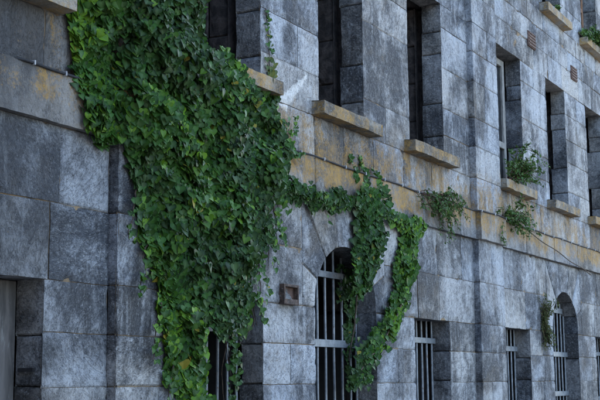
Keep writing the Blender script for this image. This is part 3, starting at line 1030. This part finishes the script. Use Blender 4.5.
def ivy_mass(polys, seed, dens, size, thick, base_d=-0.03, tone_fn=None, jitter=0.10, mat=None, parent=None, down_tilt=0.45, name='foliage', tmpl=T_IVY, gap=0.0):
    rng = np.random.default_rng(seed)
    mb = Mesh()
    for poly in polys:
        pa = np.asarray(poly)
        lo, hi = pa.min(0) - 0.1, pa.max(0) + 0.1
        n_ = int((hi - lo).prod() * dens)
        P2 = rng.uniform(lo, hi, (n_, 2))
        # ragged edge: test a jittered copy
        w = np.stack([noise(np.c_[P2, np.zeros(n_)], 3.2, 11), noise(np.c_[P2, np.zeros(n_)], 3.2, 17)], 1) * jitter
        Pj = P2 + w + rng.normal(0, jitter * 0.35, (n_, 2))
        k = inside(Pj, poly)
        P2, Pj = P2[k], Pj[k]
        e = edge_dist(Pj, poly)
        q3 = np.c_[P2, np.zeros(len(P2))]
        if gap > 0:
            g = noise(q3, 2.6, 31) + 0.5 * noise(q3, 6, 32)
            kk = g > -0.95 + gap
            P2, e, q3 = P2[kk], e[kk], q3[kk]
        bulge = 0.50 + 0.45 * noise(q3, 1.5, 5) + 0.55 * noise(q3, 4.2, 6)
        surf = thick * np.clip(e / (thick * 1.3) + 0.12, 0, 1) ** 0.7 * np.clip(bulge, 0.08, 1.4)
        depth = surf * np.where(rng.random(len(P2)) < 0.5, rng.uniform(0.72, 1.12, len(P2)), rng.uniform(0.05, 0.75, len(P2)))
        on_p = np.zeros(len(P2))
        for a_, b_ in PIL:
            on_p = np.maximum(on_p, np.clip((P2[:, 0] - a_ + 0.12) / 0.1, 0, 1) * np.clip((b_ + 0.12 - P2[:, 0]) / 0.1, 0, 1))
        on_l = np.clip((P2[:, 1] - 3.12) / 0.12, 0, 1) * np.clip((4.12 - P2[:, 1]) / 0.12, 0, 1)
        bd = base_d - on_p * PD - on_l * 0.08 if base_d <= -0.02 else base_d
        P = np.stack([P2[:, 0], bd - depth, P2[:, 1]], 1)
        m_ = len(P)
        # surface slope turns the leaves with the mass
        gx = (noise(q3 + [0.1, 0, 0], 1.5, 5) - noise(q3 - [0.1, 0, 0], 1.5, 5)) * thick * 2.2
        gz = (noise(q3 + [0, 0.1, 0], 1.5, 5) - noise(q3 - [0, 0.1, 0], 1.5, 5)) * thick * 2.2
        Nn = np.stack([-gx - 0.38, -np.ones(m_), down_tilt - gz], 1) + rng.normal(0, 0.40, (m_, 3)) * [1.15, 0.4, 1.0]
        Dn = np.stack([rng.normal(0, 0.40, m_), rng.normal(0, 0.2, m_), -np.ones(m_)], 1)
        sz = size * np.exp(np.clip(rng.normal(0, 0.27, m_), -0.7, 0.4))
        tone = 0.29 + 0.28 * noise(q3, 1.1, 41) + rng.normal(0, 0.26, m_)
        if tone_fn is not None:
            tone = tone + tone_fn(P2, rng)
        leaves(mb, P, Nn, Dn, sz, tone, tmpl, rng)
    return mb.build(name, mat or M_IVY, parent, attr='leaf')

def stems(paths, rad, parent, mat=M_BARK, name='stem', seed=0, wig=0.03, d=-0.04):
    rng = np.random.default_rng(seed)
    for pth in paths:
        mb = Mesh()
        p = np.array([(q[0], q[2] if len(q) > 2 else d, q[1]) for q in pth], float)
        t = np.linspace(0, 1, len(p))
        L = np.linalg.norm(np.diff(p, axis=0), axis=1).sum()
        n_ = max(4, int(L / 0.08))
        tt = np.linspace(0, 1, n_)
        P = np.stack([np.interp(tt, t, p[:, k]) for k in range(3)], 1)
        s_ = rng.integers(1000)
        P[:, 0] += fbm(P + s_, 2.5, 2, 3) * wig * 2
        P[:, 2] += fbm(P + s_, 2.5, 2, 8) * wig * 2
        P[:, 1] += fbm(P + s_, 3, 2, 9) * wig * 0.4
        tube_pts(mb, P, rad * np.linspace(1.0, 0.45, n_), 5)
        mb.build(name, mat, parent, smooth=True)

MAIN = [(11.95,7.0),(11.90,5.74),(11.86,4.92),(11.80,4.75),(11.88,4.40),(11.96,4.09),(12.04,3.78),(12.13,3.52),(12.17,3.31),(12.47,3.20),(12.89,3.19),(13.01,2.81),(13.20,2.28),(13.44,1.75),(13.63,1.28),(13.83,0.80),(13.98,0.39),(14.18,-0.24),(14.29,-0.66),(14.3,-1.2),(14.2,-2.88),(14.9,-2.88),(15.0,-1.2),(15.06,-0.69),(14.95,0.04),(14.84,0.55),(14.95,0.93),(15.79,1.0),(15.98,1.27),(16.2,1.69),(16.36,2.10),(16.55,2.53),(16.75,2.88),(17.25,3.27),(17.57,3.74),(17.30,4.04),(17.20,4.63),(17.01,4.85),(16.17,4.80),(15.44,4.87),(14.99,5.08),(14.87,5.49),(14.95,5.83),(15.09,6.85),(15.05,7.8),(14.4,8.1),(13.2,8.0),(12.2,7.6)]
iv = empty('climbing_ivy', 14.5, -0.05, GROUND)
tag(iv, 'huge dense mass of dark glossy ivy covering the wall left of the barred windows', 'ivy')
def main_tone(P2, rng):
    u, v = P2[:, 0], P2[:, 1]
    left = np.clip(1 - (u - (11.8 + np.clip(3.4 - v, 0, 9) * 0.62)) / 0.9, 0, 1)
    low = np.clip((2.2 - v) / 2.5, 0, 1) * np.clip((15.6 - u), 0, 1)
    right = np.clip((u - 15.0) / 1.5, 0, 1)
    return 0.44 * left + 0.22 * low - 0.14 * right
ivy_mass([MAIN], 1, 980, 0.094, 0.46, tone_fn=main_tone, parent=iv, jitter=0.13)
OVERSILL = [(14.85,5.06),(15.35,5.02),(15.9,4.90),(16.3,4.78),(16.4,4.62),(16.1,4.5),(15.4,4.5),(14.85,4.6)]
ivy_mass([OVERSILL], 4, 800, 0.088, 0.10, base_d=-0.27, parent=iv, jitter=0.12, name='sill_foliage')
SPRAY = [(16.0,1.0),(16.1,1.5),(16.5,2.2),(16.8,2.9),(17.05,3.2),(16.5,3.3),(16.0,2.6),(15.5,1.6),(15.0,1.1),(15.05,0.7),(15.4,0.75)]
ivy_mass([SPRAY], 5, 900, 0.075, 0.16, base_d=-0.22, tone_fn=lambda P, r: -0.12 + 0 * P[:, 0], parent=iv, jitter=0.2, name='small_leaf_shoots')
stems([[(14.5, GROUND), (14.6, -1), (14.5, 1), (14.2, 3), (13.6, 5), (13.4, 8)],
       [(14.5, GROUND), (14.75, 0), (15.3, 2), (15.9, 3.4), (16.3, 4.6)],
       [(14.6, 0), (14.1, 1.5), (13.6, 2.8), (12.8, 4.0), (12.4, 6)],
       [(15.0, 1.2), (15.8, 2.0), (16.4, 2.6), (17.0, 3.4)]], 0.06, iv)
rr_ = np.random.default_rng(77)
runs, rl = [], []
for (ua, va, ub, vb) in ((17.2, 3.3, 17.5, 4.3), (17.4, 3.6, 17.75, 4.5), (17.0, 2.9, 17.3, 2.3), (16.8, 2.7, 17.0, 1.9), (16.5, 2.1, 16.75, 1.35), (16.3, 1.7, 16.6, 0.9), (13.1, 2.6, 12.95, 1.9), (13.4, 1.9, 13.2, 1.2), (13.7, 1.1, 13.5, 0.3), (14.0, 0.3, 13.8, -0.5), (17.3, 3.8, 17.9, 3.9), (17.1, 3.1, 17.35, 2.9)):
    n_ = 9
    t = np.linspace(0, 1, n_)
    p = np.stack([ua + (ub - ua) * t + rr_.normal(0, 0.03, n_), va + (vb - va) * t + rr_.normal(0, 0.03, n_)], 1)
    dd_ = -0.16 - (0.10 if 12.8 < ua < 14.6 else 0)
    runs.append([(a_, b_, dd_ + 0.02 + 0.12 * k_ / n_ * (0 if ua < 14.6 else 1)) for k_, (a_, b_) in enumerate(p)])
    for a_, b_ in p[1:]:
        for _ in range(3):
            rl.append((a_ + rr_.normal(0, 0.045), dd_ - 0.03, b_ + rr_.normal(0, 0.045)))
stems(runs, 0.013, iv, seed=12, name='runner', wig=0.02)
rm_ = Mesh(); rl = np.array(rl); m_ = len(rl)
leaves(rm_, rl, np.stack([rr_.normal(-.3, .4, m_), -np.ones(m_), rr_.normal(.4, .4, m_)], 1), np.stack([rr_.normal(0, .5, m_), 0 * rl[:, 0], -np.ones(m_)], 1), 0.075 * np.exp(rr_.normal(0, .25, m_)), 0.45 + rr_.normal(0, .25, m_), T_IVY, rr_)
rm_.build('runner_leaves', M_IVY, iv, attr='leaf')
# shoots hanging in front of the low window
stems([[(16.35, 1.75, -0.08), (16.40, 1.3, -0.03), (16.15, 0.85, 0.12), (15.95, 0.2, 0.22), (16.15, -0.6, 0.25)],
       [(16.45, 1.3, 0.0), (16.7, 0.95, 0.05), (16.3, 0.6, 0.12)],
       [(15.9, 1.3, -0.05), (15.9, 0.7, 0.1), (16.2, 0.1, 0.2)]], 0.014, iv, name='hanging_shoot', seed=3)
HANG = [(15.75,1.45),(16.5,1.6),(16.6,1.1),(16.45,0.75),(16.2,0.45),(16.25,0.0),(16.2,-0.5),(15.95,-0.5),(15.98,0.2),(16.0,0.7),(15.8,1.0)]
ivy_mass([HANG], 8, 170, 0.075, 0.10, base_d=0.08, tone_fn=lambda P, r: -0.25 + 0 * P[:, 0], parent=iv, jitter=0.12, name='hanging_shoot_leaves', gap=0.6)

STRAND = [(17.1,3.40),(17.99,3.33),(18.92,3.36),(20.01,3.34),(20.20,3.60),(20.35,3.82),(20.50,3.55),(20.80,3.50),(21.15,3.80),(21.40,3.75),(21.42,3.40),(21.30,2.96),(21.10,2.45),(20.85,2.05),(20.60,1.72),(20.25,1.55),(20.0,1.80),(20.05,2.25),(20.18,2.50),(20.22,2.90),(20.05,3.12),(19.51,3.08),(18.65,3.10),(17.99,3.10),(17.3,3.10)]
iv2 = empty('hanging_ivy', 20.8, -0.05, 3.3)
tag(iv2, 'ivy swag running along the ledge and hanging over the arched barred window', 'ivy')
ivy_mass([STRAND], 12, 900, 0.092, 0.17, base_d=-0.09, tone_fn=lambda P, r: -0.06 + 0 * P[:, 0], parent=iv2, jitter=0.16, gap=0.25)
INARCH = [(20.25,2.15),(20.9,2.1),(21.0,1.75),(20.85,1.4),(20.85,0.9),(20.8,0.3),(20.75,-0.1),(20.55,-0.1),(20.6,0.5),(20.5,1.0),(20.45,1.4),(20.3,1.75)]
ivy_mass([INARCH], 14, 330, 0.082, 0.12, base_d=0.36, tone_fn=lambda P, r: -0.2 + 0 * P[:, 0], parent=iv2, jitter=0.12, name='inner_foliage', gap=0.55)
stems([[(17.2, 3.25), (18.5, 3.25), (20.0, 3.3), (20.8, 3.1), (20.9, 2.4), (20.6, 1.6, 0.1), (20.6, 0.4, 0.3)]], 0.03, iv2, seed=5, d=-0.12)
TEND2 = [[(20.07, 4.25), (20.14, 4.25), (20.22, 3.75), (20.12, 3.75)], [(20.48, 4.30), (20.57, 4.30), (20.72, 3.8), (20.58, 3.8)], [(21.05, 4.15), (21.15, 4.15), (21.3, 3.75), (21.15, 3.75)]]
for k_, tp in enumerate(TEND2):
    ivy_mass([tp], 16 + k_, 900, 0.075, 0.05, base_d=-0.03, parent=iv2, jitter=0.03, name='climbing_tip')

CASC = [(21.3,3.24),(22.66,3.30),(23.50,3.22),(23.30,3.05),(23.0,2.75),(22.94,2.28),(22.60,1.74),(22.12,1.21),(21.60,0.84),(21.1,0.55),(20.75,0.28),(20.45,-0.02),(20.1,-0.08),(20.05,0.20),(20.35,0.55),(20.95,0.84),(21.5,1.22),(21.86,1.78),(22.05,2.35),(22.3,2.72),(22.4,3.0),(21.76,3.10)]
iv3 = empty('trailing_ivy', 22.6, -0.05, 3.3)
tag(iv3, 'long bright green ivy trail curving down the wall from the ledge beside the arched window', 'ivy')
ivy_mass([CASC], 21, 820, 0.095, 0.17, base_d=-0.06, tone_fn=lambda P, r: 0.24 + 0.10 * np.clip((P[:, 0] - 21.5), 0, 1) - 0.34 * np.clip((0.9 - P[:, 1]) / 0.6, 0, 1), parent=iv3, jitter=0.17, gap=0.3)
stems([[(23.5, 3.25), (22.6, 3.1), (22.6, 2.2), (22.1, 1.4), (21.2, 0.75), (20.3, 0.2)]], 0.03, iv3, seed=6, d=-0.10)

iv4 = empty('ivy_tendril', 17.1, -0.03, 5.1)
tag(iv4, 'small yellowing ivy tendril climbing the wall right of the topmost left window', 'ivy')
ivy_mass([[(16.95, 6.25), (17.05, 6.25), (17.14, 5.72), (17.05, 5.72)], [(17.05, 5.7), (17.18, 5.7), (17.20, 5.5), (17.08, 5.5)]], 31, 420, 0.055, 0.04, parent=iv4, jitter=0.03)
ivy_mass([[(17.0, 5.48), (17.28, 5.42), (17.36, 4.92), (17.02, 4.98)]], 32, 200, 0.09, 0.05, parent=iv4, jitter=0.05, mat=M_OLD, name='yellowed_leaves', tone_fn=lambda P, r: 0.4 + 0 * P[:, 0])
stems([[(17.0, 6.3), (17.08, 5.8), (17.12, 5.3), (17.2, 4.8)]], 0.01, iv4, seed=9, wig=0.02, d=-0.02)

# ------------------------------------------------------------ wall plants
def shrub(name, label, u, d, v, n_st, length, spread, seed, leaf=0.07, per=22, droop=0.5, up=0.4, out=0.5, mat=M_HERB, twig=M_TWIG, lean=0.0, bare=0.2, rad=0.011, tmpl=T_OVA, tone=0.0, base_w=0.25):
    rng = np.random.default_rng(seed)
    r_ = empty(name, u, d, v)
    tag(r_, label, 'plant')
    tw, lf = Mesh(), Mesh()
    PP, NN, DD, SS, TT = [], [], [], [], []
    def grow(p0, dir_, L, rd, depth):
        k = max(5, int(L / 0.07))
        p = np.array(p0, float); dv = np.array(dir_, float); dv /= np.linalg.norm(dv)
        pts = [p.copy()]
        for i in range(k):
            dv = dv + np.array([rng.normal(0, 0.12), rng.normal(0, 0.10), rng.normal(0, 0.10) - droop * 0.16])
            dv /= np.linalg.norm(dv)
            p = p + dv * L / k
            if p[1] > d - 0.01: p[1] = d - 0.01
            pts.append(p.copy())
            if depth < 2 and rng.random() < 0.28 and i > 1:
                grow(p, dv + rng.normal(0, 0.6, 3), L * 0.45, rd * 0.6, depth + 1)
        pts = np.array(pts)
        tube_pts(tw, pts, rd * np.linspace(1, 0.4, len(pts)), 4)
        m_ = int(per * L / length * (1 if depth == 0 else 1.3))
        for _ in range(m_):
            t = rng.uniform(bare, 1) * (len(pts) - 1)
            i = min(int(t), len(pts) - 2)
            q = pts[i] + (pts[i + 1] - pts[i]) * (t - i)
            PP.append(q + rng.normal(0, leaf * 0.45, 3)); NN.append(np.array([0, -0.8, 0.7]) + rng.normal(0, 0.55, 3))
            DD.append((pts[i + 1] - pts[i]) / np.linalg.norm(pts[i + 1] - pts[i]) + rng.normal(0, 0.7, 3))
            SS.append(leaf * math.exp(rng.normal(0, 0.3))); TT.append(0.45 + tone + rng.normal(0, 0.25))
    ru = np.linspace(u - 2.2 * base_w, u + 2.2 * base_w, 14)
    tube_pts(tw, np.stack([ru, np.full(14, d - 0.004), v + 0.004 + 0.012 * np.sin(ru * 9)], -1), 0.016, 5)
    for _ in range(n_st):
        grow((u + float(np.clip(rng.normal(0, base_w), -2.1 * base_w, 2.1 * base_w)), d, v + rng.normal(0, 0.008)), (rng.normal(lean, spread), -abs(rng.normal(out, 0.25)) , rng.normal(up, 0.4)), length * rng.uniform(0.5, 1.1), rad, 0)
    tw.build('stem', twig, r_, smooth=True)
    PP = np.array(PP)
    PP[:, 1] = np.minimum(PP[:, 1], d - 0.01)
    leaves(lf, PP, np.array(NN), np.array(DD), np.array(SS), np.array(TT), tmpl, rng)
    lf.build('foliage', mat, r_, attr='leaf')
    return r_

shrub('wall_plant', 'sprawling weed with bare reddish twigs rooted on the ledge left of the pilaster', 24.0, -0.09, 3.96, 30, 0.66, 0.5, 41, 0.066, 24, 1.1, 0.1, 0.5, tone=0.0, base_w=0.55, lean=0.55)
shrub('wall_plant', 'bushy green weed with thin trailing stems rooted on the ledge right of the pilaster', 28.9, -0.09, 4.0, 30, 0.62, 0.6, 42, 0.070, 27, 0.5, 0.5, 0.5, tone=0.15, base_w=0.42, lean=0.35)
shrub('sill_plant', 'leafy green plant growing on the sill of the framed upper window', 29.45, -0.06, 5.06, 26, 0.85, 0.42, 43, 0.085, 32, 0.15, 1.0, 0.35, tone=0.1, base_w=0.28, lean=0.5)
shrub('sill_plant', 'low green plant filling the sill of the upper window with the brown frame', 37.6, -0.02, 10.85, 15, 0.5, 0.5, 44, 0.12, 40, 0.5, 0.6, 0.5, tone=0.1, base_w=0.5)
shrub('sill_plant', 'small green plant on the left high sill near the top edge of the photo', 34.3, 0.2, 10.82, 7, 0.42, 0.4, 45, 0.09, 20, 0.3, 0.8, 0.3, tone=0.05, base_w=0.25)

def tuft(name, label, u, d, v, n_, L, seed, up):
    rng = np.random.default_rng(seed)
    r_ = empty(name, u, d, v)
    tag(r_, label, 'plant')
    mb = Mesh(); lf = Mesh()
    PP, NN, DD, SS, TT = [], [], [], [], []
    for k in range(n_):
        sgn = 1 if rng.random() < up else -1
        dv = np.array([rng.normal(0, 0.30), -abs(rng.normal(0.25, 0.15)), sgn * 1.0])
        p = np.array([u, d, v]) + rng.normal(0, 0.08, 3) * [1, 0.2, 1.6]
        pts = [p.copy()]
        l = L * rng.uniform(0.5, 1.1)
        for i in range(7):
            dv = dv + rng.normal(0, 0.12, 3) + [0, 0, -0.02]
            dv /= np.linalg.norm(dv)
            p = p + dv * l / 7
            p[1] = min(p[1], d - 0.01)
            pts.append(p.copy())
            for _ in range(3):
                PP.append(p + rng.normal(0, 0.03, 3)); NN.append(np.array([0, -1, 0.2]) + rng.normal(0, 0.6, 3)); DD.append(dv + rng.normal(0, 0.5, 3)); SS.append(0.07 * rng.uniform(0.6, 1.3)); TT.append(0.3 + rng.normal(0, 0.3))
        tube_pts(mb, pts, 0.009 * np.linspace(1, 0.3, 8), 4)
    mb.build('blades', M_DRY, r_)
    PP = np.array(PP); PP[:, 1] = np.minimum(PP[:, 1], d - 0.01)
    leaves(lf, PP, np.array(NN), np.array(DD), np.array(SS), np.array(TT), T_OVA, rng)
    lf.build('foliage', M_OLIVE, r_, attr='leaf')
tuft('dry_tuft', 'olive brown dried tuft hanging on the wall beside the far arched window', 31.75, -0.02, 1.55, 60, 0.66, 51, 0.5)

tr = Mesh()
t_ = np.linspace(0, 1, 60)
pu = 29.4 + t_ * 7.0
pv = 4.02 - 0.85 * t_ - 0.10 * np.sin(t_ * math.pi)
tube_pts(tr, np.stack([pu, -0.11 - 0.10 * np.sin(t_ * math.pi) + 0.0 * t_, pv + 0.02 * np.sin(t_ * 17)], -1), 0.016, 5)
vo = tr.build('dead_vine', M_BARK, None, smooth=True)
tag(vo, 'thin bare vine stretched diagonally across the ledge from the bushy weed', 'vine')

# ------------------------------------------------------------ ground
g = Mesh()
V = [(x, y, GROUND) for y in (-700, 700) for x in (-700, 700)]
g.add(V, [(0, 1, 3, 2)], 0)
go = g.build('ground', M_GROUND)
tag(go, None, None, None, 'structure')
